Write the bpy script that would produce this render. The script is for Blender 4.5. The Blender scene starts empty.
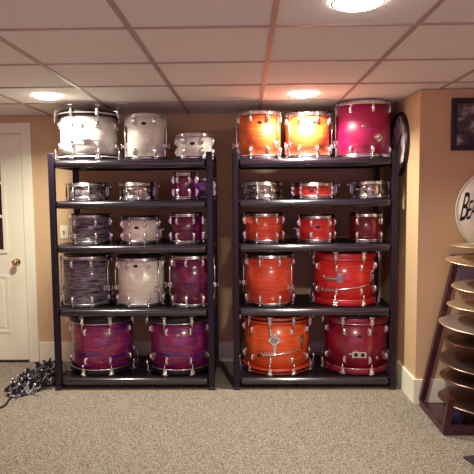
import bpy, bmesh, math, random
from math import sin, cos, pi, radians as rad
from mathutils import Vector, Matrix
random.seed(7)
SC = bpy.context.scene
COL = SC.collection

# ------------------------------------------------------------------ materials
def new_mat(name):
    m = bpy.data.materials.new(name); m.use_nodes = True
    nt = m.node_tree
    return m, nt, nt.nodes['Principled BSDF']

def srgb(r, g, b):
    f = lambda c: (c/255/12.92) if c/255 <= .04045 else ((c/255+.055)/1.055)**2.4
    return (f(r), f(g), f(b), 1)

def N(nt, t, **kw):
    n = nt.nodes.new(t)
    for k, v in kw.items(): setattr(n, k, v)
    return n

def plain(name, col, rough=.5, metal=0, coat=0, spec=.5):
    m, nt, b = new_mat(name)
    b.inputs['Base Color'].default_value = col
    b.inputs['Roughness'].default_value = rough
    b.inputs['Metallic'].default_value = metal
    b.inputs['Coat Weight'].default_value = coat
    b.inputs['Coat Roughness'].default_value = .08
    b.inputs['Specular IOR Level'].default_value = spec
    # a little surface unevenness so no material is a bare constant
    tc = N(nt, 'ShaderNodeTexCoord'); nz = N(nt, 'ShaderNodeTexNoise')
    nz.inputs['Scale'].default_value = 60
    mr = N(nt, 'ShaderNodeMapRange')
    mr.inputs['To Min'].default_value = max(0.02, rough-.05); mr.inputs['To Max'].default_value = min(1, rough+.05)
    nt.links.new(tc.outputs['Object'], nz.inputs['Vector'])
    nt.links.new(nz.outputs['Fac'], mr.inputs['Value'])
    nt.links.new(mr.outputs['Result'], b.inputs['Roughness'])
    return m

def ramp_mat(name, stops, scale=(1, 1, 1), detail=4, distort=0., rough=.3, metal=0., coat=.6, bump=0., nscale=1., coat_rough=.10):
    """noise in object space -> colour ramp"""
    m, nt, b = new_mat(name)
    tc = N(nt, 'ShaderNodeTexCoord'); mp = N(nt, 'ShaderNodeMapping'); nz = N(nt, 'ShaderNodeTexNoise'); cr = N(nt, 'ShaderNodeValToRGB')
    mp.inputs['Scale'].default_value = scale
    nz.inputs['Scale'].default_value = nscale; nz.inputs['Detail'].default_value = detail; nz.inputs['Distortion'].default_value = distort
    el = cr.color_ramp.elements
    while len(el) < len(stops): el.new(.5)
    for e, (p, c) in zip(el, stops): e.position = p; e.color = c
    nt.links.new(tc.outputs['Object'], mp.inputs['Vector']); nt.links.new(mp.outputs['Vector'], nz.inputs['Vector'])
    nt.links.new(nz.outputs['Fac'], cr.inputs['Fac']); nt.links.new(cr.outputs['Color'], b.inputs['Base Color'])
    b.inputs['Roughness'].default_value = rough; b.inputs['Metallic'].default_value = metal
    b.inputs['Coat Weight'].default_value = coat; b.inputs['Coat Roughness'].default_value = coat_rough
    if bump:
        bp = N(nt, 'ShaderNodeBump'); bp.inputs['Strength'].default_value = bump; bp.inputs['Distance'].default_value = .003
        nt.links.new(nz.outputs['Fac'], bp.inputs['Height']); nt.links.new(bp.outputs['Normal'], b.inputs['Normal'])
    return m

M = {}
M['chrome'] = plain('chrome', (.86, .83, .86, 1), .22, 1)
M['dull_chrome'] = plain('dull_chrome', (.46, .43, .45, 1), .32, 1)
M['black_steel'] = plain('black_steel', (.010, .0055, .013, 1), .36, 0, .0, .35)
M['beam_steel'] = plain('beam_steel', (.009, .005, .011, 1), .24, 0, .8, .8)
M['black_panel'] = plain('black_panel', (.007, .004, .009, 1), .42, 0, 0, .35)
M['black_hoop'] = plain('black_hoop', (.010, .006, .010, 1), .4, 0, 0, .4)
M['black_rubber'] = plain('black_rubber', (.015, .011, .016, 1), .6)
M['white_head'] = plain('white_head', srgb(225, 220, 205), .5)
M['print_black'] = plain('print_black', (.012, .008, .014, 1), .5)
M['door_paint'] = plain('door_paint', srgb(240, 238, 215), .4)
M['trim_paint'] = plain('trim_paint', srgb(240, 238, 215), .4)
M['brass'] = plain('brass', (.70, .48, .22, 1), .2, 1)
M['dark_glass'] = plain('dark_glass', (.022, .010, .030, 1), .08, 0, .3)
M['plate_white'] = plain('plate_white', srgb(240, 234, 210), .4)
M['mahogany'] = ramp_mat('mahogany', [(.3, (.030, .006, .012, 1)), (.7, (.062, .012, .016, 1))], (30, 30, 4), 3, .5, .35, 0, .3)
M['dark_blue'] = plain('dark_blue', (.025, .03, .07, 1), .4)
M['cable_black'] = plain('cable_black', (.014, .010, .016, 1), .35)
M['cable_grey'] = plain('cable_grey', (.30, .26, .32, 1), .35, .3)
M['lavender'] = plain('lavender', (.22, .19, .26, 1), .7)
M['frame_black'] = plain('frame_black', (.012, .006, .014, 1), .35)
M['print_dark'] = ramp_mat('print_dark', [(.35, (.014, .008, .018, 1)), (.52, (.10, .07, .09, 1)), (.66, (.45, .38, .40, 1))], (9, 9, 14), 3, .6, .35, 0, .2)
M['clock_face'] = plain('clock_face', srgb(240, 225, 225), .4)
M['mat_black'] = ramp_mat('mat_black', [(.3, (.010, .008, .016, 1)), (.7, (.025, .018, .032, 1))], (200, 200, 200), 2, 0, .8, 0, 0)

# drum finishes
def sparkle(name, dark, light, rough=.28, metal=.35, scale=200):
    m, nt, b = new_mat(name)
    tc = N(nt, 'ShaderNodeTexCoord'); vo = N(nt, 'ShaderNodeTexVoronoi'); cr = N(nt, 'ShaderNodeValToRGB')
    vo.inputs['Scale'].default_value = scale
    sp = N(nt, 'ShaderNodeSeparateColor')
    nt.links.new(tc.outputs['Object'], vo.inputs['Vector']); nt.links.new(vo.outputs['Color'], sp.inputs['Color'])
    nt.links.new(sp.outputs['Red'], cr.inputs['Fac'])
    cr.color_ramp.elements[0].color = dark; cr.color_ramp.elements[1].color = light
    nt.links.new(cr.outputs['Color'], b.inputs['Base Color'])
    b.inputs['Roughness'].default_value = rough; b.inputs['Metallic'].default_value = metal
    b.inputs['Coat Weight'].default_value = .6; b.inputs['Coat Roughness'].default_value = .06
    return m
M['silver_sparkle'] = sparkle('silver_sparkle', srgb(200, 197, 182), srgb(253, 251, 240), .38, .05, 260)
M['white_pearl'] = ramp_mat('white_pearl', [(.3, srgb(232, 228, 206)), (.6, srgb(252, 249, 232))], (8, 8, 90), 4, .6, .3)
M['black_oyster'] = ramp_mat('black_oyster', [(.36, (.010, .007, .016, 1)), (.46, (.045, .034, .055, 1)), (.53, (.40, .36, .43, 1)), (.57, (.06, .045, .07, 1)), (.64, (.34, .30, .38, 1)), (.7, (.03, .02, .04, 1))], (6, 6, 85), 5, 1.5, .3)
M['psych_red'] = ramp_mat('psych_red', [(.34, srgb(30, 28, 120)), (.42, srgb(80, 34, 120)), (.475, srgb(176, 34, 50)), (.515, srgb(60, 30, 100)), (.56, srgb(214, 60, 60)), (.61, srgb(84, 36, 130)), (.67, srgb(34, 40, 140))], (4.5, 4.5, 75), 6, .9, .3)
M['psych_purple'] = ramp_mat('psych_purple', [(.34, srgb(40, 26, 120)), (.43, srgb(96, 32, 110)), (.48, srgb(156, 28, 62)), (.52, srgb(66, 28, 100)), (.57, srgb(190, 44, 66)), (.63, srgb(70, 44, 140))], (4.5, 4.5, 75), 6, .9, .3)
M['ruby_swirl'] = ramp_mat('ruby_swirl', [(.34, srgb(40, 22, 92)), (.43, srgb(86, 20, 66)), (.48, srgb(140, 20, 44)), (.52, srgb(56, 24, 84)), (.58, srgb(158, 26, 50)), (.64, srgb(48, 36, 112))], (5, 5, 75), 6, .9, .3)
M['violet_sparkle'] = sparkle('violet_sparkle', srgb(70, 30, 100), srgb(165, 90, 190))
M['orange_pearl'] = ramp_mat('orange_pearl', [(.32, srgb(216, 58, 38)), (.5, srgb(236, 80, 48)), (.68, srgb(246, 106, 66))], (5, 5, 90), 5, .8, .32)
M['amber_pearl'] = ramp_mat('amber_pearl', [(.32, srgb(228, 76, 32)), (.5, srgb(242, 98, 42)), (.68, srgb(252, 124, 58))], (5, 5, 70), 4, .8, .32)
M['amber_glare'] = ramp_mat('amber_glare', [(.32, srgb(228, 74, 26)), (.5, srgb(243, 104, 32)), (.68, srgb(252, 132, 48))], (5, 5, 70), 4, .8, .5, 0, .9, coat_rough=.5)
M['red_pearl'] = ramp_mat('red_pearl', [(.32, srgb(212, 36, 38)), (.5, srgb(228, 48, 46)), (.68, srgb(238, 64, 56))], (5, 5, 60), 4, .8, .32)
M['magenta_satin'] = ramp_mat('magenta_satin', [(.32, srgb(156, 4, 66)), (.5, srgb(170, 6, 78)), (.68, srgb(184, 14, 90))], (5, 5, 60), 3, .5, .42, 0, .7, coat_rough=.4)
M['ruby_red'] = ramp_mat('ruby_red', [(.32, srgb(128, 18, 44)), (.5, srgb(142, 22, 52)), (.68, srgb(156, 30, 58))], (14, 14, 14), 3, .5, .32)
M['maroon'] = ramp_mat('maroon', [(.32, srgb(104, 12, 36)), (.5, srgb(116, 16, 42)), (.68, srgb(130, 22, 48))], (14, 14, 14), 3, .5, .28)
M['engraved_chrome'] = ramp_mat('engraved_chrome', [(.35, (.30, .26, .25, 1)), (.55, (.78, .72, .66, 1)), (.7, (.55, .48, .46, 1))], (40, 40, 30), 3, .8, .2, 1, 0)
M['dark_pearl'] = ramp_mat('dark_pearl', [(.36, (.05, .035, .05, 1)), (.5, (.20, .17, .19, 1)), (.65, (.50, .45, .44, 1))], (18, 18, 18), 3, 1.2, .25, .3)
M['dark_hoop_red'] = plain('dark_hoop_red', srgb(96, 12, 34), .3, 0, .5)
M['orange_hoop'] = plain('orange_hoop', srgb(222, 74, 28), .3, 0, .5)
M['red_hoop'] = plain('red_hoop', srgb(205, 30, 34), .3, 0, .5)

def cymbal_mat(name, a, b2, rough):
    m, nt, b = new_mat(name)
    tc = N(nt, 'ShaderNodeTexCoord'); sx = N(nt, 'ShaderNodeSeparateXYZ')
    ln = N(nt, 'ShaderNodeVectorMath', operation='LENGTH'); cx = N(nt, 'ShaderNodeMapping'); cx.inputs['Scale'].default_value = (1, 1, 0)
    wv = N(nt, 'ShaderNodeMath', operation='MULTIPLY'); wv.inputs[1].default_value = 900
    sn = N(nt, 'ShaderNodeMath', operation='SINE')
    mx = N(nt, 'ShaderNodeMix', data_type='RGBA')
    mr = N(nt, 'ShaderNodeMapRange'); mr.inputs['From Min'].default_value = -1
    nt.links.new(tc.outputs['Object'], cx.inputs['Vector']); nt.links.new(cx.outputs['Vector'], ln.inputs[0])
    nt.links.new(ln.outputs['Value'], wv.inputs[0]); nt.links.new(wv.outputs[0], sn.inputs[0]); nt.links.new(sn.outputs[0], mr.inputs['Value'])
    nt.links.new(mr.outputs['Result'], mx.inputs['Factor'])
    mx.inputs['A'].default_value = a; mx.inputs['B'].default_value = b2
    nt.links.new(mx.outputs['Result'], b.inputs['Base Color'])
    b.inputs['Metallic'].default_value = .9; b.inputs['Roughness'].default_value = rough
    return m
M['cymbal_bright'] = cymbal_mat('cymbal_bright', (.68, .50, .33, 1), (.78, .60, .42, 1), .38)
M['cymbal_aged'] = cymbal_mat('cymbal_aged', (.17, .105, .08, 1), (.24, .15, .115, 1), .32)
M['cymbal_grey'] = cymbal_mat('cymbal_grey', (.44, .35, .30, 1), (.52, .41, .36, 1), .42)

# room surfaces
def wall_mat(name, col):
    m, nt, b = new_mat(name)
    tc = N(nt, 'ShaderNodeTexCoord'); nz = N(nt, 'ShaderNodeTexNoise'); nz.inputs['Scale'].default_value = 140; nz.inputs['Detail'].default_value = 3
    bp = N(nt, 'ShaderNodeBump'); bp.inputs['Strength'].default_value = .25; bp.inputs['Distance'].default_value = .002
    mx = N(nt, 'ShaderNodeMix', data_type='RGBA')
    mx.inputs['A'].default_value = tuple(c*.94 for c in col[:3])+(1,); mx.inputs['B'].default_value = tuple(min(1, c*1.06) for c in col[:3])+(1,)
    nt.links.new(tc.outputs['Object'], nz.inputs['Vector']); nt.links.new(nz.outputs['Fac'], bp.inputs['Height']); nt.links.new(nz.outputs['Fac'], mx.inputs['Factor'])
    nt.links.new(mx.outputs['Result'], b.inputs['Base Color']); nt.links.new(bp.outputs['Normal'], b.inputs['Normal'])
    b.inputs['Roughness'].default_value = .75
    return m
M['wall'] = wall_mat('wall_tan', (.60, .41, .235, 1))

def carpet_mat():
    m, nt, b = new_mat('carpet_berber')
    tc = N(nt, 'ShaderNodeTexCoord')
    vo = N(nt, 'ShaderNodeTexVoronoi'); vo.inputs['Scale'].default_value = 200
    nz = N(nt, 'ShaderNodeTexNoise'); nz.inputs['Scale'].default_value = 125; nz.inputs['Detail'].default_value = 5; nz.inputs['Roughness'].default_value = .7
    sp = N(nt, 'ShaderNodeSeparateColor')
    ad = N(nt, 'ShaderNodeMath', operation='ADD'); ml = N(nt, 'ShaderNodeMath', operation='MULTIPLY'); ml.inputs[1].default_value = .45
    cr = N(nt, 'ShaderNodeValToRGB')
    el = cr.color_ramp.elements
    el[0].position = .42; el[0].color = (.040, .031, .031, 1)
    el[1].position = .92; el[1].color = (.385, .33, .27, 1)
    e = el.new(.56); e.color = (.125, .101, .083, 1)
    e = el.new(.70); e.color = (.222, .185, .148, 1)
    for t in (vo, nz): nt.links.new(tc.outputs['Object'], t.inputs['Vector'])
    nt.links.new(vo.outputs['Color'], sp.inputs['Color']); nt.links.new(sp.outputs['Green'], ml.inputs[0])
    nt.links.new(ml.outputs[0], ad.inputs[0]); nt.links.new(nz.outputs['Fac'], ad.inputs[1])
    nt.links.new(ad.outputs[0], cr.inputs['Fac']); nt.links.new(cr.outputs['Color'], b.inputs['Base Color'])
    bp = N(nt, 'ShaderNodeBump'); bp.inputs['Strength'].default_value = .6; bp.inputs['Distance'].default_value = .006
    nt.links.new(ad.outputs[0], bp.inputs['Height']); nt.links.new(bp.outputs['Normal'], b.inputs['Normal'])
    b.inputs['Roughness'].default_value = .95; b.inputs['Specular IOR Level'].default_value = .1
    return m
M['carpet'] = carpet_mat()
M['tile'] = ramp_mat('ceiling_tile', [(.3, (.84, .78, .76, 1)), (.6, (.95, .91, .89, 1))], (90, 90, 90), 4, 0, .9, 0, 0, .3)
M['tbar'] = plain('ceiling_bar', (.46, .33, .31, 1), .45)

def emit(name, col, s):
    m = bpy.data.materials.new(name); m.use_nodes = True; nt = m.node_tree; nt.nodes.clear()
    e = nt.nodes.new('ShaderNodeEmission'); o = nt.nodes.new('ShaderNodeOutputMaterial')
    e.inputs['Color'].default_value = col; e.inputs['Strength'].default_value = s
    nt.links.new(e.outputs[0], o.inputs[0]); return m
M['lamp'] = emit('lamp_lens', (1, .95, .84, 1), 15)
M['lamp_trim'] = plain('lamp_trim', srgb(235, 225, 205), .5)

# ------------------------------------------------------------------ mesh helpers
class MB:
    def __init__(s): s.v = []; s.f = []; s.sm = []
    def add(s, vs, fs, smooth=False, mx=None):
        o = len(s.v)
        s.v += [tuple(mx @ Vector(v)) if mx else tuple(v) for v in vs]
        s.f += [tuple(i+o for i in f) for f in fs]; s.sm += [smooth]*len(fs)
        return s
    def box(s, x0, x1, y0, y1, z0, z1, mx=None):
        vs = [(x, y, z) for x in (x0, x1) for y in (y0, y1) for z in (z0, z1)]
        fs = [(0, 1, 3, 2), (4, 6, 7, 5), (0, 4, 5, 1), (2, 3, 7, 6), (0, 2, 6, 4), (1, 5, 7, 3)]
        return s.add(vs, fs, False, mx)
    def lathe(s, prof, seg=48, closed=False, mx=None, smooth=True):
        n = len(prof); vs = []; fs = []
        for i in range(seg):
            a = 2*pi*i/seg
            vs += [(r*cos(a), r*sin(a), z) for r, z in prof]
        for i in range(seg):
            j = (i+1) % seg
            for k in range(n if closed else n-1):
                l = (k+1) % n
                fs.append((i*n+k, j*n+k, j*n+l, i*n+l))
        return s.add(vs, fs, smooth, mx)
    def tube(s, pts, r, seg=8, cap=True, mx=None):
        pts = [Vector(p) for p in pts]; n = len(pts); vs = []; fs = []
        rr = r if isinstance(r, (list, tuple)) else [r]*n
        prev = None
        for i, p in enumerate(pts):
            t = (pts[min(i+1, n-1)]-pts[max(i-1, 0)])
            if t.length < 1e-9: t = Vector((0, 0, 1))
            t.normalize()
            if prev is None:
                u = t.orthogonal().normalized()
            else:
                u = prev - t*prev.dot(t)
                u = u.normalized() if u.length > 1e-6 else t.orthogonal().normalized()
            prev = u; w = t.cross(u)
            vs += [tuple(p+(u*cos(2*pi*k/seg)+w*sin(2*pi*k/seg))*rr[i]) for k in range(seg)]
        for i in range(n-1):
            for k in range(seg):
                l = (k+1) % seg
                fs.append((i*seg+k, i*seg+l, (i+1)*seg+l, (i+1)*seg+k))
        s.add(vs, fs, True, mx)
        if cap:
            o = len(s.v)-len(vs)
            s.f.append(tuple(o+k for k in range(seg))[::-1]); s.sm.append(False)
            s.f.append(tuple(o+(n-1)*seg+k for k in range(seg))); s.sm.append(False)
        return s
    def ball(s, c, rx, ry, rz, seg=12, rings=8, mx=None):
        prof = [(sin(pi*i/rings), -cos(pi*i/rings)) for i in range(rings+1)]
        prof[0] = (.02, -1); prof[-1] = (.02, 1)
        m = Matrix.Translation(c) @ Matrix.Diagonal((rx, ry, rz, 1))
        if mx: m = mx @ m
        return s.lathe(prof, seg, False, m)
    def mesh(s, name, bevel=0, bseg=2):
        me = bpy.data.meshes.new(name); me.from_pydata(s.v, [], s.f)
        me.polygons.foreach_set('use_smooth', s.sm)
        bm = bmesh.new(); bm.from_mesh(me)
        if bevel:
            bmesh.ops.bevel(bm, geom=bm.edges[:], offset=bevel, segments=bseg, affect='EDGES', profile=.5)
            if bseg > 4:
                for q in bm.faces: q.smooth = True
        bmesh.ops.recalc_face_normals(bm, faces=bm.faces[:])
        bm.to_mesh(me); bm.free(); me.update()
        return me

def link(name, me, mat=None, parent=None, loc=None, rz=0, mx=None):
    o = bpy.data.objects.new(name, me); COL.objects.link(o)
    if mat is not None and me is not None and not me.materials: me.materials.append(M[mat])
    if parent: o.parent = parent
    if mx is not None: o.matrix_local = mx
    else:
        if loc: o.location = loc
        if rz: o.rotation_euler = (0, 0, rz)
    return o
def obj(name, mb, mat, parent=None, loc=None, rz=0, bevel=0, bseg=2, mx=None):
    return link(name, mb.mesh(name, bevel, bseg), mat, parent, loc, rz, mx)
def tag(o, label, cat, group=None):
    o['label'] = label; o['category'] = cat
    if group: o['group'] = group
    return o
def thing(name, label, cat, loc=(0, 0, 0), rz=0, group=None):
    o = link(name, None, None, None, loc, rz); return tag(o, label, cat, group)
def struct(name, mb, mat, parent=None, bevel=0):
    o = obj(name, mb, mat, parent, bevel=bevel)
    if not parent: o['kind'] = 'structure'
    return o

# ------------------------------------------------------------------ room
H = 2.215; YW = 4.786; XL = -3.0; XR = 2.7; YB = -1.6; XS = 1.203; YS = 3.78
struct('floor', MB().box(XL-.1, XR+.1, YB, YW+.1, -.05, 0), 'carpet')
cl = struct('ceiling', MB().box(XL-.1, XR+.1, YB, YW+.1, H+.006, H+.06), 'tile')
g = MB()
x = -.4932-.61*4
while x < XR:
    g.box(x-.012, x+.012, YB, YW, H, H+.007); x += .61
y = 2.343-.61*6
while y < YW:
    g.box(XL, XR, y-.007, y+.007, H-.0008, H+.0062); y += .61
struct('ceiling_grid', g, 'tbar', cl)
struct('wall_back', MB().box(XL-.1, XS+.05, YW, YW+.1, 0, H), 'wall')
struct('wall_left', MB().box(XL-.1, XL, YB, YW, 0, H), 'wall')
w = MB().box(XS, XR, YS, YW+.1, 0, H)
struct('wall_right', w, 'wall')
struct('wall_side', MB().box(XR, XR+.1, YB, YS, 0, H), 'wall')
def baseboard(name, fn):
    mb = MB(); fn(mb); return struct(name, mb, 'trim_paint')
BH = .178
baseboard('baseboard_back', lambda m: m.box(-1.895, XS, YW-.016, YW, 0, BH))
baseboard('baseboard_side', lambda m: m.box(XS-.016, XS, YS-.016, YW-.016, 0, BH))
baseboard('baseboard_right', lambda m: m.box(XS+.0002, XR, YS-.016, YS, 0, BH))

# door in the back wall
DX1 = -1.995; DX0 = DX1-.91; DT = 2.055
t = MB(); yf = YW-.022
t.box(DX1+.004, DX1+.094, yf, YW, 0, DT+.10)
t.box(DX0-.094, DX0-.004, yf, YW, 0, DT+.10)
t.box(DX0-.004, DX1+.004, yf, YW, DT+.006, DT+.10)
struct('trim_1', t, 'trim_paint', bevel=.004)
dr = link('door_1', None, None, None, (DX1, YW, 0)); dr['kind'] = 'structure'
yd = -.012
s = MB()
gx1 = -.185; gx0 = -.91+.185; gz0 = 1.03; gz1 = 1.93
s.box(-.91, gx0, yd, 0, .018, DT); s.box(gx1, 0, yd, 0, .018, DT)
s.box(gx0, gx1, yd, 0, .018, gz0); s.box(gx0, gx1, yd, 0, gz1, DT)
obj('door_slab', s, 'door_paint', dr)
s = MB(); wd = .022
s.box(gx0-.03, gx0, yd-.012, yd, gz0-.03, gz1+.03); s.box(gx1, gx1+.03, yd-.012, yd, gz0-.03, gz1+.03)
s.box(gx0, gx1, yd-.012, yd, gz0-.03, gz0); s.box(gx0, gx1, yd-.012, yd, gz1, gz1+.03)
for k in (1, 2):
    z = gz0+(gz1-gz0)*k/3; s.box(gx0, gx1, yd-.008, -.004, z-.012, z+.012)
    xx = gx0+(gx1-gx0)*k/3; s.box(xx-.012, xx+.012, yd-.0085, -.004, gz0, gz1)
obj('window_frame', s, 'door_paint', dr)
obj('window_pane', MB().box(gx0, gx1, -.004, -.001, gz0, gz1), 'dark_glass', dr)
for px0, px1 in ((gx0-.03, -.49), (-.42, gx1+.03)):
    p = MB(); a, b2 = .27, .80
    p.box(px0, px1, yd-.006, yd, a, a+.025); p.box(px0, px1, yd-.006, yd, b2-.025, b2)
    p.box(px0, px0+.025, yd-.006, yd, a+.025, b2-.025); p.box(px1-.025, px1, yd-.006, yd, a+.025, b2-.025)
    p.box(px0+.05, px1-.05, yd-.007, yd, a+.05, b2-.05)
    obj('raised_panel', p, 'door_paint', dr, bevel=.002)
hd = MB()
hd.lathe([(.0, 0), (.032, 0), (.032, .004), (.014, .010), (.011, .030), (.020, .036), (.028, .048), (.027, .060), (.016, .068), (0.001, .070)], 28, mx=Matrix.Translation((-.073, yd, .917)) @ Matrix.Rotation(pi/2, 4, 'X'))
obj('door_handle', hd, 'brass', dr)
obj('door_threshold', MB().box(-.91, 0, yd-.02, 0, 0, .014), 'frame_black', dr)

# light switch
sw = thing('light_switch', 'cream light switch plate on the tan wall behind the left rack', 'light switch', (-1.636, YW, 1.185))
obj('switch_plate', MB().box(-.036, .036, -.006, 0, -.06, .06), 'plate_white', sw, bevel=.002)
obj('toggle', MB().box(-.006, .006, -.020, -.004, -.010, .014), 'dull_chrome', sw, bevel=.002)

# ceiling lights
lens_me = None
LAMP_W = 10.4; LAMP_SPREAD = 148
def ceiling_light(x, y, label):
    global lens_me, trim_me
    t = thing('ceiling_light', label, 'ceiling light', (x, y, H), 0, 'recessed ceiling lights')
    if lens_me is None:
        lens_me = MB().lathe([(.0005, -.018), (.03, -.0172), (.06, -.0140), (.082, -.008), (.090, -.003)], 40).mesh('lens')
        trim_me = MB().lathe([(.0902, -.0009), (.0902, -.004), (.094, -.005), (.099, -.003), (.100, -.0009)], 40, True).mesh('trim_ring')
    link('lens', lens_me, 'lamp', t); link('trim_ring', trim_me, 'lamp_trim', t)
    a = bpy.data.lights.new('bulb', 'AREA'); a.shape = 'DISK'; a.size = .15; a.energy = LAMP_W; a.color = (1, .955, .79); a.spread = rad(LAMP_SPREAD)
    b = bpy.data.objects.new('bulb', a); COL.objects.link(b); b.parent = t; b.location = (0, 0, -.020)
ceiling_light(-1.41, 3.86, 'round recessed ceiling light in front of the black-hooped silver bass drum')
ceiling_light(.414, 3.90, 'round recessed ceiling light just above the glowing middle orange floor tom')
ceiling_light(.419, 2.06, 'large-looking round ceiling light cut by the top edge of the photo')

# ------------------------------------------------------------------ racks
SH = (.093, .635, 1.128, 1.467, 1.777)      # top faces of the five shelves
def rack(x0, x1, label):
    YF, D, P = 4.045, .62, .046
    t = thing('storage_rack', label, 'rack', ((x0+x1)/2, YF, 0), 0, 'black steel shelving racks')
    hw = (x1-x0)/2
    for sx in (-1, 1):
        for y0 in (0, D-P):
            u = MB()
            xo = sx*hw; xi = sx*(hw-P)
            u.box(min(xo, xi), max(xo, xi), y0, y0+P, .012, 1.83)
            up = obj('upright', u, 'black_steel', t, bevel=.008, bseg=2)
            f = MB().box(min(xo, xi)-.004, max(xo, xi)+.004, y0-.004, y0+P+.004, 0, .02)
            obj('foot', f, 'black_rubber', up, bevel=.003)
    for z in SH:
        for y0 in (.002, D-.002-.052):
            b = MB().box(-hw+P, hw-P, y0, y0+.052, z-.058, z-.002)
            obj('shelf_beam', b, 'beam_steel', t, bevel=.0255, bseg=7)
        for sx in (-1, 1):
            xa = sx*(hw-.006); xb = sx*(hw-.036)
            b = MB().box(min(xa, xb), max(xa, xb), P, D-P, z-.055, z-.003)
            obj('side_beam', b, 'black_steel', t, bevel=.006)
        obj('shelf_panel', MB().box(-hw+.038, hw-.038, .02, D-.02, z-.016, z), 'black_panel', t, bevel=.002)
    return t
rack(-1.494, -.254, 'tall black steel five-shelf rack nearer the door, holding silver, black and purple drums')
rack(-.105, 1.138, 'tall black steel five-shelf rack next to the wall corner, holding orange and red drums')

# ------------------------------------------------------------------ drums
CACHE = {}
def cached(key, fn):
    if key not in CACHE: CACHE[key] = fn()
    return CACHE[key]
def pol(r, th, z): return (r*sin(th), -r*cos(th), z)
def at_angle(r, th, z, flip=False):
    m = Matrix.Translation(pol(r, th, z)) @ Matrix.Rotation(th, 4, 'Z')
    if flip: m = m @ Matrix.Diagonal((1, 1, -1, 1))
    return m
def lug_mesh(kind):
    def f():
        m = MB()
        if kind == 'tube':
            m.tube([(0, -.016, -.5), (0, -.016, .5)], .006, 10)
            for z in (-.42, .42): m.tube([(0, 0, z*.7), (0, -.016, z*.7)], .006, 8)
        else:
            m.box(-.011, .011, -.005, 0, -.028, .028)
            m.ball((0, -.011, 0), .0135, .014, .029, 12, 8)
        return m.mesh('lug', 0)
    return cached(('lug', kind), f)
def rod_mesh(L):
    L = round(L, 3)
    def f():
        m = MB(); m.tube([(0, 0, 0), (0, 0, L)], .0035, 8); m.tube([(0, 0, L-.004), (0, 0, L+.005)], .006, 8)
        return m.mesh('tension_rod')
    return cached(('rod', L), f)
def claw_mesh(hh):
    def f():
        m = MB()
        m.box(-.011, .011, -.026, -.018, -.004, hh*.45)
        m.box(-.011, .011, -.026, .004, hh-.002, hh+.005)
        m.box(-.011, .011, -.026, -.017, hh*.45, hh+.003)
        m.box(-.016, .016, -.030, -.018, hh*.30, hh*.62)
        return m.mesh('claw', .002, 1)
    return cached(('claw', round(hh, 3)), f)
def trod_mesh(L, up):
    def f():
        m = MB(); y = -.030
        m.tube([(0, y, 0), (0, y, L)], .0035, 8)
        m.tube([(0, y, L-.006), (0, y, L+.004)], .008, 10)
        m.tube([(-.022, y, L+.002), (-.012, y, L), (.012, y, L), (.022, y, L+.002)], [.006, .0045, .0045, .006], 8)
        return m.mesh('tension_rod')
    return cached(('trod', round(L, 3), up), f)

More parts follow.
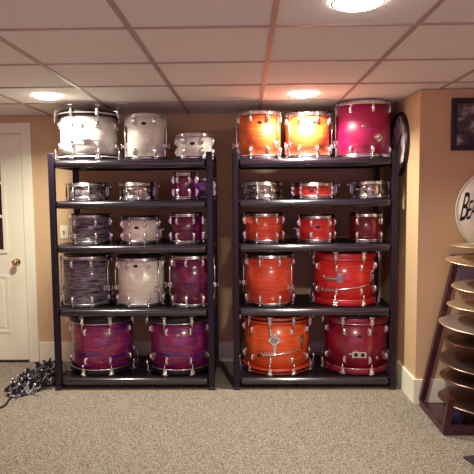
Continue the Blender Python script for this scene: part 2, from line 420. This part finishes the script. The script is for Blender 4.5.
def drum(name, label, cat, group, x, y, z, R, h, lugs, phase, finish, style='tom', hoop=None, inlay=None, legs=(), badge=None, hoopmat='chrome', lug='bullet', extra=None):
    """R is the overall hoop radius; angles in degrees seen from the camera's side, 0 = facing it."""
    t = thing(name, label, cat, (x, y, z+(.0062 if style == 'bass' else .0006)), 0, group)
    fa = math.atan2(-x, y)
    A = lambda d: rad(d)+fa
    bass = style == 'bass'
    r = R-(.016 if bass else .012)
    # shell
    ov = .012
    obj('shell', MB().lathe([(r-.006, ov), (r, ov), (r, h-ov), (r-.006, h-ov)], 72, True), finish, t)
    # hoops
    if bass:
        hh = .047
        prof = [(r-.004, 0), (R-.002, 0), (R, .003), (R, hh-.003), (R-.002, hh), (r+.0008, hh), (r+.0008, hh*.4), (r-.004, hh*.4)]
        for nm, z0, fl in (('bottom_hoop', 0, 1), ('top_hoop', h, -1)):
            ho = obj(nm, MB().lathe([(a, z0+fl*b) for a, b in prof], 72, True), hoop, t)
            if inlay:
                im, f0, f1 = inlay
                obj('hoop_inlay', MB().lathe([(R-.002, z0+fl*hh*f0), (R+.0012, z0+fl*hh*f0), (R+.0012, z0+fl*hh*f1), (R-.002, z0+fl*hh*f1)], 72, True), im, ho)
    else:
        hh = .028
        prof = [(r-.003, .002), (r+.002, 0), (r+.005, 0), (r+.006, .014), (r+.006, .020), (R, .022), (R, hh), (r+.001, hh), (r+.001, .008), (r-.003, .008)]
        for nm, z0, fl in (('bottom_hoop', 0, 1), ('top_hoop', h, -1)):
            obj(nm, MB().lathe([(a, z0+fl*b) for a, b in prof], 64, True), hoopmat, t)
    # batter head
    hz = h-.012
    obj('drum_head', MB().lathe([(.0005, hz+.001), (r*.5, hz+.001), (r-.006, hz+.0008), (r-.001, hz-.001)], 64), 'white_head', t)
    # lugs and tension rods
    off = .040 if not bass else .068
    lo = hh+off*.8 if not bass else hh+.062
    if h < .15: lo = h*.36
    for k in range(lugs):
        th = A(phase)+2*pi*k/lugs
        if lug == 'tube':
            lm = lug_mesh('tube')
            L = h-2*hh-.012
            o = link('lug', lm, 'chrome', t, mx=at_angle(r, th, h/2) @ Matrix.Diagonal((1, 1, L, 1)))
            for fl in (False, True):
                rd = link('tension_rod', rod_mesh(hh-.005), 'chrome', t, mx=at_angle(r+.016, th, hh+.004 if fl else h-hh-.004, fl))
            continue
        for fl in (True, False):
            zc = lo if fl else h-lo
            o = link('lug', lug_mesh('bullet'), 'chrome', t, mx=at_angle(r, th, zc, fl))
            if bass:
                c = link('claw', claw_mesh(hh), 'chrome', t, mx=at_angle(r+.014, th, hh if fl else h-hh, fl))
                c.matrix_local = at_angle(r+.014, th, hh if fl else h-hh, fl)
                Lr = (lo-.02-.010) if fl else (lo-.02+(.026 if z > 1.5 else .012))
                link('tension_rod', trod_mesh(Lr, not fl), 'chrome', c, mx=Matrix.Translation((0, 0, -(lo-hh)+.02)))
            else:
                link('tension_rod', rod_mesh(lo-.024-.004), 'chrome', o, mx=Matrix.Translation((0, -.010, .020)))
    if badge:
        bt, bz, bmat = badge
        b = MB().lathe([(.0005, .003), (.009, .003), (.012, 0)], 20, mx=at_angle(r, A(bt), bz) @ Matrix.Rotation(pi/2, 4, 'X') @ Matrix.Diagonal((1.6, 1, 1, 1)))
        obj('badge', b, bmat, t)
    # legs of floor toms: bracket, wing bolt, rod
    for lt, lz in legs:
        m = MB(); mxx = at_angle(r, A(lt), lz)
        m.box(-.018, .018, -.006, 0, -.024, .024, mxx); m.box(-.012, .012, -.028, -.004, -.016, .016, mxx)
        br = obj('leg_bracket', m, 'chrome', t, bevel=.003)
        w = MB(); w.tube([(0, -.026, 0), (0, -.040, 0)], .006, 8, mx=mxx); w.ball((0, -.046, .012), .006, .005, .012, 8, 6, mxx); w.ball((0, -.046, -.012), .006, .005, .012, 8, 6, mxx)
        obj('wing_bolt', w, 'chrome', br)
        l = MB(); q = at_angle(r+.017, A(lt), 0)
        l.tube([(.016, 0, .006), (.016, 0, h*.5), (.016, 0, h-.012)], .005, 8, mx=q)
        lg = obj('leg', l, 'chrome', t)
        obj('rubber_tip', MB().tube([(.016, 0, .002), (.016, 0, .028)], .0085, 10, mx=q), 'black_rubber', lg)
    if extra: extra(t, r, A)
    return t

def arc(r, A, a0, a1, z0, z1, n=10):
    return [pol(r, A(a0+(a1-a0)*i/n), z0+(z1-z0)*i/n) for i in range(n+1)]
# hardware bolted to the bass drum shells
def diamond_plate(t, r, A, th, z, s):
    m = MB(); mx = at_angle(r, A(th), z)
    m.box(-s, s, -.012, .004, -s, s, mx @ Matrix.Rotation(rad(45), 4, 'Y'))
    p = obj('mount_plate', m, 'chrome', t, bevel=.004)
    h = MB().lathe([(.008, 0), (s*.50, 0), (s*.50, .014), (.008, .014)], 20, True, mx=mx @ Matrix.Translation((0, -.012, 0)) @ Matrix.Rotation(pi/2, 4, 'X'))
    obj('mount_collar', h, 'dull_chrome', p)
def spur_arm(t, r, A, a0, a1, z0, z1, tip_first=True):
    m = MB(); m.tube(arc(r+.022, A, a0, a1, z0, z1), .0055, 8)
    p = obj('spur', m, 'chrome', t)
    e = (a0, z0) if tip_first else (a1, z1)
    obj('rubber_tip', MB().ball(pol(r+.022, A(e[0]), e[1]), .013, .013, .012), 'black_rubber', p)
    return p
def clutch(t, r, A, th, z, w, h):
    m = MB(); mx = at_angle(r, A(th), z)
    m.box(-w, w, -.02, .003, -h, h, mx); m.tube([(-w*1.2, -.028, 0), (w*1.2, -.028, 0)], h*.55, 10, mx=mx)
    p = obj('spur_bracket', m, 'chrome', t, bevel=.002)
    q = MB(); q.ball((-w*1.3, -.036, h*.9), .007, .006, .012, 8, 6, mx); q.tube([(-w*1.3, -.026, 0), (-w*1.3, -.036, h*.7)], .004, 6, mx=mx)
    obj('wing_bolt', q, 'chrome', p)
def small_plate(t, r, A, th, z, w, h):
    m = MB(); mx = at_angle(r, A(th), z); m.box(-w, w, -.008, .004, -h, h, mx); m.box(-w*.5, w*.5, -.02, -.006, -h*.5, h*.5, mx)
    obj('tom_mount', m, 'dull_chrome', t, bevel=.005)
def ex_silver(t, r, A):
    small_plate(t, r, A, -14, .26, .013, .030)
    clutch(t, r, A, -6, .150, .03, .012); spur_arm(t, r, A, -32, 20, .135, .145, True)
def ex_orange(t, r, A):
    diamond_plate(t, r, A, -4, .275, .041)
    m = MB(); mx = at_angle(r, A(-3), .21); m.box(-.012, .012, -.018, .002, -.04, .03, mx)
    obj('mount_stem', m, 'chrome', t, bevel=.003)
    clutch(t, r, A, -12, .165, .045, .013); spur_arm(t, r, A, -30, 46, .145, .20, True)
    small_plate(t, r, A, 47, .255, .018, .040)
def ex_red(t, r, A):
    clutch(t, r, A, -22, .215, .042, .013); small_plate(t, r, A, -7, .215, .024, .038)
    spur_arm(t, r, A, -30, 52, .115, .165, False); clutch(t, r, A, -28, .118, .03, .010)
    small_plate(t, r, A, 62, .215, .022, .042)
def ex_ruby(t, r, A):
    m = MB(); mx = at_angle(r, A(7), .155)
    m.box(-.055, .055, -.010, .006, -.024, .024, mx)
    p = obj('mount_plate', m, 'chrome', t, bevel=.004)
    for dx in (-.025, .027):
        c = MB().lathe([(.001, .004), (.012, .004), (.016, 0), (.016, -.004)], 18, mx=mx @ Matrix.Translation((dx, -.010, 0)) @ Matrix.Rotation(pi/2, 4, 'X'))
        obj('mount_hole', c, 'print_black', p)
    q = MB(); q.ball((-.068, -.012, .008), .016, .008, .008, 10, 6, mx); obj('wing_bolt', q, 'chrome', p)
    obj('spur_knob', MB().ball(pol(r+.006, A(41), .12), .013, .012, .018), 'dull_chrome', t)
def ex_magenta(t, r, A): diamond_plate(t, r, A, 32, .150, .026)
def strainer(th):
    def f(t, r, A):
        m = MB(); mx = at_angle(r, A(th), .07)
        m.box(-.016, .016, -.012, .002, -.038, .038, mx); m.box(-.008, .008, -.026, -.010, -.030, .044, mx)
        p = obj('snare_strainer', m, 'dull_chrome', t, bevel=.005)
        q = MB(); q.tube([(0, -.022, .03), (.0, -.040, .045), (0, -.044, .02)], .0045, 8, mx=mx); obj('throw_lever', q, 'chrome', p)
    return f

GL = 'drums on the left rack'; GR = 'drums on the right rack'
S1, S2, S3, S4, S5 = SH
# left rack, top
drum('bass_drum', 'silver sparkle bass drum with black hoops standing on top of the left rack', 'drum', GL, -1.254, 4.333, S5, .238, .380, 8, 14, 'silver_sparkle', 'bass', 'black_hoop', ('white_head', .42, .62), extra=ex_silver)
drum('floor_tom', 'tall narrow silver sparkle tom in the middle of the left rack\'s top', 'drum', GL, -.783, 4.251, S5, .157, .350, 6, 24, 'silver_sparkle', legs=[(68, .11), (-95, .11), (180, .11)], badge=(-6, .272, 'print_black'))
drum('tom_drum', 'short silver sparkle tom at the right end of the left rack\'s top', 'drum', GL, -.403, 4.239, S5, .147, .200, 6, 25, 'silver_sparkle', badge=(-6, .118, 'print_black'))
# left rack, fourth shelf
drum('snare_drum', 'shallow dark pearl snare drum with chrome lugs above the black swirled tom', 'drum', GL, -1.255, 4.257, S4, .160, .140, 8, 2, 'dark_pearl', lug='tube', extra=strainer(68))
drum('snare_drum', 'shallow engraved chrome snare drum above the cream pearl snare', 'drum', GL, -.850, 4.225, S4, .140, .140, 10, 0, 'engraved_chrome', lug='tube', extra=strainer(78))
drum('tom_drum', 'small deep red and purple tom in the left rack, in front of a violet one', 'drum', GL, -.475, 4.187, S4, .098, .215, 6, -38, 'ruby_swirl', badge=(10, .125, 'dull_chrome'))
drum('tom_drum', 'small violet sparkle tom tucked behind the post and the red small tom', 'drum', GL, -.362, 4.44, S4, .110, .180, 6, 20, 'violet_sparkle')
# left rack, third shelf
drum('tom_drum', 'black swirled rack tom with chrome lugs on the left rack\'s middle shelf', 'drum', GL, -1.24, 4.261, S3, .166, .235, 6, 12, 'black_oyster', badge=(-3, .135, 'dull_chrome'))
drum('snare_drum', 'cream pearl snare drum with dark top hoop on the left rack\'s middle shelf', 'drum', GL, -.841, 4.252, S3, .155, .215, 8, -34, 'white_pearl', badge=(-13, .130, 'print_black'), hoopmat='dull_chrome', extra=strainer(75))
drum('tom_drum', 'red and purple swirled rack tom on the middle shelf beside the cream snare', 'drum', GL, -.470, 4.224, S3, .135, .240, 6, -36, 'ruby_swirl', badge=(5, .14, 'dull_chrome'))
# left rack, second shelf
drum('floor_tom', 'black and grey swirled floor tom with leg rods on the left rack', 'drum', GL, -1.292, 4.300, S2, .200, .405, 8, 8, 'black_oyster', legs=[(-86, .14), (44, .14), (160, .14)])
drum('floor_tom', 'cream pearl floor tom between the black and the red-purple floor toms', 'drum', GL, -.855, 4.297, S2, .198, .388, 8, 15, 'white_pearl', badge=(-13, .325, 'print_black'), legs=[(37, .135), (157, .135), (-90, .135)])
drum('floor_tom', 'red and purple swirled floor tom partly behind the left rack\'s inner post', 'drum', GL, -.440, 4.262, S2, .178, .405, 8, -15, 'ruby_swirl', badge=(8, .31, 'dull_chrome'), legs=[(-76, .165), (89, .15), (180, .15)])
# left rack, bottom
drum('bass_drum', 'purple, red and blue streaked bass drum at the rack bottom nearest the door', 'drum', GL, -1.195, 4.352, S1, .260, .450, 8, 11.5, 'psych_red', 'bass', 'black_hoop', ('chrome', .86, 1.0))
drum('bass_drum', 'purple and magenta streaked bass drum at the left rack\'s bottom beside the inner post', 'drum', GL, -.553, 4.346, S1, .256, .450, 8, 19, 'psych_purple', 'bass', 'black_hoop', ('chrome', .86, 1.0), badge=(-5, .315, 'dull_chrome'))
# right rack, top
drum('floor_tom', 'orange floor tom at the left end of the right rack\'s top', 'drum', GR, .109, 4.269, S5, .176, .360, 8, -24, 'amber_glare', badge=(1, .27, 'print_black'), legs=[(44, .11), (-84, .11), (165, .11)])
drum('floor_tom', 'amber floor tom glaring under the ceiling light, middle of the right rack\'s top', 'drum', GR, .484, 4.278, S5, .182, .348, 8, -20, 'amber_glare', badge=(18, .27, 'print_black'), legs=[(-52, .10), (85, .09), (180, .10)])
drum('floor_tom', 'tall magenta-red floor tom with dark hoop nearly touching the ceiling', 'drum', GR, .926, 4.314, S5, .220, .428, 8, -25, 'magenta_satin', badge=(3, .235, 'dull_chrome'), extra=ex_magenta, legs=[(-72, .12), (178, .12)])
# right rack, fourth shelf
drum('snare_drum', 'engraved chrome snare drum above the orange snare drum', 'drum', GR, .136, 4.239, S4, .142, .136, 8, -20, 'engraved_chrome', lug='tube', extra=strainer(-80))
drum('snare_drum', 'shallow bright red snare drum between two chrome snares', 'drum', GR, .533, 4.269, S4, .172, .126, 8, 10, 'red_pearl', extra=strainer(80), badge=(-6, .065, 'print_black'))
drum('snare_drum', 'chrome snare drum with vertical lugs above the dark maroon tom', 'drum', GR, .965, 4.234, S4, .140, .136, 8, -10, 'engraved_chrome', lug='tube', extra=strainer(-82))
# right rack, third shelf
drum('tom_drum', 'orange pearl rack tom on the right rack\'s middle shelf, nearest the gap', 'drum', GR, .138, 4.259, S3, .162, .236, 6, -20, 'orange_pearl')
drum('snare_drum', 'bright red snare drum with strainer on the right rack\'s middle shelf', 'drum', GR, .555, 4.247, S3, .150, .215, 6, -17, 'red_pearl', extra=strainer(-78), badge=(4, .125, 'print_black'))
drum('tom_drum', 'dark maroon rack tom on the right rack\'s middle shelf', 'drum', GR, .940, 4.228, S3, .136, .228, 4, -31, 'maroon')
# right rack, second shelf
drum('floor_tom', 'orange pearl floor tom beside the horizontal-spur red bass drum', 'drum', GR, .184, 4.301, S2, .205, .405, 8, -22, 'orange_pearl', badge=(3, .30, 'dull_chrome'), legs=[(50, .145), (-86, .165), (170, .15)])
drum('bass_drum', 'bright red bass drum with red hoops and folded spur, second shelf from bottom', 'drum', GR, .792, 4.354, S2, .258, .404, 8, -13, 'red_pearl', 'bass', 'red_hoop', ('chrome', .91, 1.0), extra=ex_red)
# right rack, bottom
drum('bass_drum', 'orange bass drum with diamond mount plate and spur at the rack bottom', 'drum', GR, .244, 4.375, S1, .280, .445, 10, -10, 'amber_pearl', 'bass', 'orange_hoop', ('black_hoop', .30, .62), extra=ex_orange)
drum('bass_drum', 'dark ruby bass drum with two-hole mount plate at the rack bottom', 'drum', GR, .890, 4.363, S1, .264, .440, 8, -19, 'ruby_red', 'bass', 'ruby_red', ('chrome', .88, 1.0), extra=ex_ruby, badge=(8, .30, 'print_black'))

# ------------------------------------------------------------------ things on the right walls
ck = thing('wall_clock', 'round dark-rimmed wall clock half hidden behind the right rack', 'clock', (XS, 4.25, 1.885))
rx = Matrix.Rotation(-pi/2, 4, 'Y')
obj('clock_rim', MB().lathe([(.215, 0), (.248, 0), (.250, .010), (.242, .028), (.228, .030), (.216, .018)], 64, True, mx=rx), 'frame_black', ck)
obj('clock_face', MB().lathe([(.0005, .010), (.1, .010), (.217, .010)], 64, mx=rx), 'clock_face', ck)
hd = MB()
hd.box(-.016, -.012, -.006, .006, -.02, .12, Matrix.Rotation(rad(50), 4, 'X')); hd.box(-.016, -.012, -.006, .006, -.02, .16, Matrix.Rotation(rad(-160), 4, 'X'))
obj('clock_hands', hd, 'print_black', ck)
mk = MB()
for k in range(12): mk.box(-.0135, -.0105, -.008, .008, .165, .20, Matrix.Rotation(k*pi/6, 4, 'X'))
obj('hour_marks', mk, 'print_black', ck)

pf = thing('framed_picture', 'dark framed picture behind glass on the wall above the cymbal stand', 'picture', (1.68, YS, 1.975))
fr = MB(); W2, H2, B = .265, .178, .036
fr.box(-W2, W2, -.025, 0, H2-B, H2); fr.box(-W2, W2, -.025, 0, -H2, -H2+B); fr.box(-W2, -W2+B, -.025, 0, -H2+B, H2-B); fr.box(W2-B, W2, -.025, 0, -H2+B, H2-B)
obj('picture_frame', fr, 'frame_black', pf, bevel=.003)
obj('picture_print', MB().box(-W2+B, W2-B, -.010, -.002, -H2+B, H2-B), 'print_dark', pf)

# ------------------------------------------------------------------ cymbal stand
CX, CY = 1.55, 3.44
st = thing('cymbal_stand', 'dark mahogany cymbal stand with sloping posts beside the wall corner', 'stand', (CX, 3.5, 0))
def prism(mb, a, b, wx, wy):
    vs = []
    for p in (a, b):
        vs += [(p[0]-wx, p[1]-wy, p[2]), (p[0]+wx, p[1]-wy, p[2]), (p[0]+wx, p[1]+wy, p[2]), (p[0]-wx, p[1]+wy, p[2])]
    mb.add(vs, [(0, 3, 2, 1), (4, 5, 6, 7), (0, 1, 5, 4), (1, 2, 6, 5), (2, 3, 7, 6), (3, 0, 4, 7)])
    return mb
L2 = .335
obj('base_board', MB().box(-L2, L2, -.245, .225, .004, .028), 'mahogany', st, bevel=.004)
for sx in (-1, 1):
    obj('base_rail', MB().box(min(sx*L2, sx*(L2-.03)), max(sx*L2, sx*(L2-.03)), -.245, .225, .0285, .05), 'mahogany', st, bevel=.003)
    obj('back_post', prism(MB(), (sx*(L2-.018), .222, .05), (sx*(L2-.018-.2145*1.04), .222, 1.079), .020, .020), 'mahogany', st, bevel=.003)
    obj('front_post', prism(MB(), (sx*(L2-.022), -.228, .05), (sx*(L2-.05), -.228, .235), .020, .016), 'mahogany', st, bevel=.003)
obj('front_rail', MB().box(-L2+.03, L2-.03, -.245, -.215, .0285, .06), 'mahogany', st, bevel=.003)
obj('top_rail', MB().box(-.13, .24, .212, .250, 1.056, 1.080), 'mahogany', st, bevel=.003)
obj('center_pole', MB().tube([(0, CY-3.5, .028), (0, CY-3.5, 1.21)], .007, 12), 'dull_chrome', st)
for z in (.03,):
    obj('pole_flange', MB().lathe([(.008, .028), (.04, .028), (.04, .036), (.012, .05), (.008, .05)], 24, True, mx=Matrix.Translation((0, CY-3.5, 0))), 'dull_chrome', st)

def cymbal(x, z, r, mat, tilt, az, label, top=False):
    prof = []
    br = r*.22; bh = .022; bow = r*.085
    for i in range(13):
        q = br*i/12; prof.append((max(q, .011), bow+bh*math.sqrt(max(0, 1-(q/br)**2))*.95+.0))
    for i in range(1, 15):
        q = br+(r-br)*i/14; prof.append((q, bow*(1-((q-br)/(r-br))**2)))
    low = [(a, b2-.0022) for a, b2 in reversed(prof)]
    o = obj('cymbal', MB().lathe(prof+low, 72, True), mat, None, bevel=0)
    o.location = (x, CY, z); o.rotation_euler = (rad(tilt)*cos(az), rad(tilt)*sin(az), 0)
    tag(o, label, 'cymbal', 'cymbals on the wooden stand')
    f = obj('felt_washer', MB().lathe([(.0105, -.010), (.018, -.010), (.018, 0), (.0105, 0)], 16, True), 'black_rubber', o)
    f.location = (0, 0, bow-.002)
    return o
ORD = ['topmost', 'second', 'third', 'fourth', 'fifth', 'sixth', 'seventh', 'eighth', 'lowest']
spec = [(1.55, 1.160, .235, 'cymbal_bright', 3, 2.2), (1.55, 1.064, .262, 'cymbal_bright', 3, .6), (1.55, .900, .222, 'cymbal_bright', 2, 0), (1.55, .775, .248, 'cymbal_bright', 2, 2), (1.55, .652, .296, 'cymbal_grey', 2, 1),
        (1.55, .556, .258, 'cymbal_aged', 3, 4), (1.55, .412, .288, 'cymbal_aged', 2, 0), (1.55, .305, .282, 'cymbal_aged', 2, 3), (1.55, .148, .290, 'cymbal_aged', 3, 2)]
look = ['pale bronze', 'bronze', 'small pale bronze', 'pale bronze', 'wide greyish bronze', 'dark bronze', 'wide dark bronze', 'dark bronze', 'wide dark bronze']
for i, (x, z, r, m, tl, az) in enumerate(spec):
    lab = '%s cymbal, %s on the dark wooden stand' % (look[i], ORD[i]+(' from the top' if 0 < i < 8 else ' one'))
    cymbal(x, z, r, m, tl, az, lab)

# white drumhead standing on the stand's top rail
HR = .30
dh = thing('drumhead', 'white bass drum head with black lettering standing behind the topmost cymbal', 'drum head', (1.742, 3.735, 1.381))
ry = Matrix.Rotation(pi/2, 4, 'X')
obj('head_skin', MB().lathe([(.0005, .002), (.15, .002), (HR-.012, .002), (HR-.012, -.002), (.15, -.002), (.0005, -.002)], 72, mx=ry), 'white_head', dh)
obj('head_rim', MB().lathe([(HR-.012, -.0022), (HR, -.0015), (HR, .0015), (HR-.012, .0022)], 72, True, mx=ry), 'white_head', dh)
def letters(items, parent, mat, rot, y):
    mb_v, mb_f = [], []
    for ch, x, z, sx, sz in items:
        c = bpy.data.curves.new('letter', 'FONT'); c.body = ch; c.size = 1; c.extrude = .0; c.shear = 1.0; c.resolution_u = 4; c.offset = .008
        o = bpy.data.objects.new('letter', c); COL.objects.link(o)
        dg = bpy.context.evaluated_depsgraph_get(); me = bpy.data.meshes.new_from_object(o.evaluated_get(dg))
        off = len(mb_v)
        for v in me.vertices:
            p = Matrix.Rotation(rot, 4, 'Y') @ Vector((x+v.co.x*sx, 0, z+v.co.y*sz))
            mb_v.append((p.x, y, p.z))
        mb_f += [tuple(i+off for i in f.vertices) for f in me.polygons]
        bpy.data.objects.remove(o); bpy.data.curves.remove(c); bpy.data.meshes.remove(me)
    m = MB(); m.add(mb_v, mb_f)
    return obj('lettering', m, mat, parent)
it = [('B', -.285, -.025, .095, .27), ('E', -.236, -.022, .062, .18), ('A', -.208, -.018, .062, .17), ('T', -.196, -.10, .075, .28), ('L', -.135, -.022, .064, .18), ('E', -.09, -.022, .064, .18), ('S', -.045, -.022, .064, .18),
      ('T', -.155, .19, .035, .06), ('H', -.125, .19, .035, .06), ('E', -.095, .19, .035, .06)]
letters(it, dh, 'print_black', rad(-9), -.0026)

# small things in and near the stand
pot = thing('canister', 'dark blue canister standing on the base of the cymbal stand', 'canister', (1.345, 3.41, .0285))
obj('body', MB().lathe([(.0005, .001), (.066, .001), (.068, .004), (.068, .098), (.066, .100), (.0005, .100)], 36), 'dark_blue', pot)
obj('lid', MB().lathe([(.070, .088), (.070, .106), (.066, .109), (.0005, .109)], 36), 'dark_blue', pot)
pc = thing('grey_pouch', 'small lavender-grey pouch hung behind the second and third cymbals', 'pouch', (1.59, 3.7665, .905))
obj('pouch_body', MB().box(-.115, .115, -.018, .004, -.005, .135), 'lavender', pc, bevel=.007, bseg=3)
obj('pouch_flap', MB().box(-.117, .117, -.022, -.0185, .065, .137), 'lavender', pc, bevel=.0015)
mt = MB().box(0, .6, -.5, 0, 0, .010)
mo = obj('floor_mat', mt, 'mat_black', None, (1.222, 2.972, 0.0), rad(17), bevel=.003)
tag(mo, 'black mat lying on the carpet in front of the cymbal stand', 'mat')

# ------------------------------------------------------------------ tangled cables by the door
def catmull(p, n=6):
    out = []
    P = [p[0]]+p+[p[-1]]
    for i in range(1, len(P)-2):
        for k in range(n):
            t = k/n; a, b, c, d = P[i-1], P[i], P[i+1], P[i+2]
            out.append(tuple(.5*((2*b[j])+(-a[j]+c[j])*t+(2*a[j]-5*b[j]+4*c[j]-d[j])*t*t+(-a[j]+3*b[j]-3*c[j]+d[j])*t**3) for j in range(3)))
    out.append(P[-1]); return out
def heap_h(x, y):
    u = ((x+1.665)*.75-(y-4.13)*.66)/.15; v = ((x+1.665)*.66+(y-4.13)*.75)/.27
    return (.13+.16*max(0, v))*max(0, 1-u*u-v*v)**.7
heap = MB(); heap_mats = []
for i in range(96):
    pts = []; t0 = random.uniform(-.21, .19); s0 = random.uniform(-.085, .085)
    cx, cy = -1.665+.66*t0+.75*s0, 4.13+.75*t0-.66*s0
    a = random.uniform(0, 6.28); rr = random.uniform(.025, .055)
    lvl = random.random()**.55
    for k in range(random.randint(5, 9)):
        a += random.uniform(.7, 1.6)
        q = rr*random.uniform(.5, 1.5)
        px, py = min(cx+q*cos(a), -1.53), cy+q*sin(a)*1.1
        pts.append((px, py, max(.014, heap_h(px, py)*(.15+.85*lvl)+random.uniform(-.02, .025))))
    e = pts[-1]
    pts.append((min(e[0]+random.uniform(-.05, .05), -1.53), e[1]+random.uniform(-.04, .04), e[2]+random.uniform(.0, .04)))
    grey = i % 5 < 2
    heap.tube(catmull(pts, 5), .0055 if grey else .0075, 6)
    heap_mats += [1 if grey else 0]*(len(heap.f)-len(heap_mats))
    d = (Vector(pts[-1])-Vector(pts[-2])).normalized()*.03
    if (Vector(pts[-1])+d).x > -1.515: d.x = 0
    if (Vector(pts[-1])+d).z < .012: d.z = 0
    heap.tube([pts[-1], tuple(Vector(pts[-1])+d*.6), tuple(Vector(pts[-1])+d)], [.009, .009, .005], 8)
    heap_mats += [2 if i % 3 == 0 else 0]*(len(heap.f)-len(heap_mats))
me = heap.mesh('tangled_cables')
for k in ('cable_black', 'cable_grey', 'chrome'): me.materials.append(M[k])
me.polygons.foreach_set('material_index', heap_mats); me.update()
ho = link('tangled_cables', me)
tag(ho, 'tangled heap of black and silver-grey cables on the carpet between door and left rack', 'cables'); ho['kind'] = 'stuff'
tr = [(-1.825, 3.945, .008), (-1.80, 3.925, .008), (-1.77, 3.90, .008), (-1.765, 3.82, .008), (-1.75, 3.74, .008), (-1.78, 3.66, .008), (-1.86, 3.58, .008)]
tag(obj('cable', MB().tube(catmull(tr, 8), .008, 8), 'cable_black'), 'black cable trailing out of the heap across the carpet towards the camera', 'cable')

# ------------------------------------------------------------------ world, camera
wd = bpy.data.worlds.new('World'); SC.world = wd; wd.use_nodes = True
wd.node_tree.nodes['Background'].inputs['Color'].default_value = (.84, .47, .74, 1)
wd.node_tree.nodes['Background'].inputs['Strength'].default_value = .46

cam = bpy.data.cameras.new('camera'); co = bpy.data.objects.new('camera', cam); COL.objects.link(co)
F, PIT, YAW, ROL, HC = 537.12, .0793, .0178, -.0086, 1.5087
cam.sensor_width = 36; cam.lens = 36*F/474; cam.clip_start = .05
f = Vector((-sin(YAW)*cos(PIT), cos(YAW)*cos(PIT), -sin(PIT)))
r0 = Vector((cos(YAW), sin(YAW), 0)); u0 = r0.cross(f)
r = r0*cos(ROL)+u0*sin(-ROL)*-1; u = u0*cos(ROL)+r0*sin(-ROL)
m = Matrix((r, u, -f)).transposed().to_4x4(); m.translation = (0, 0, HC)
co.matrix_world = m
SC.camera = co
SC.view_settings.view_transform = 'Standard'; SC.view_settings.look = 'None'
SC.view_settings.exposure = 1.6; SC.view_settings.gamma = 1
SC.cycles.use_denoising = True
SC.cycles.sample_clamp_indirect = 6
SC.cycles.max_bounces = 8
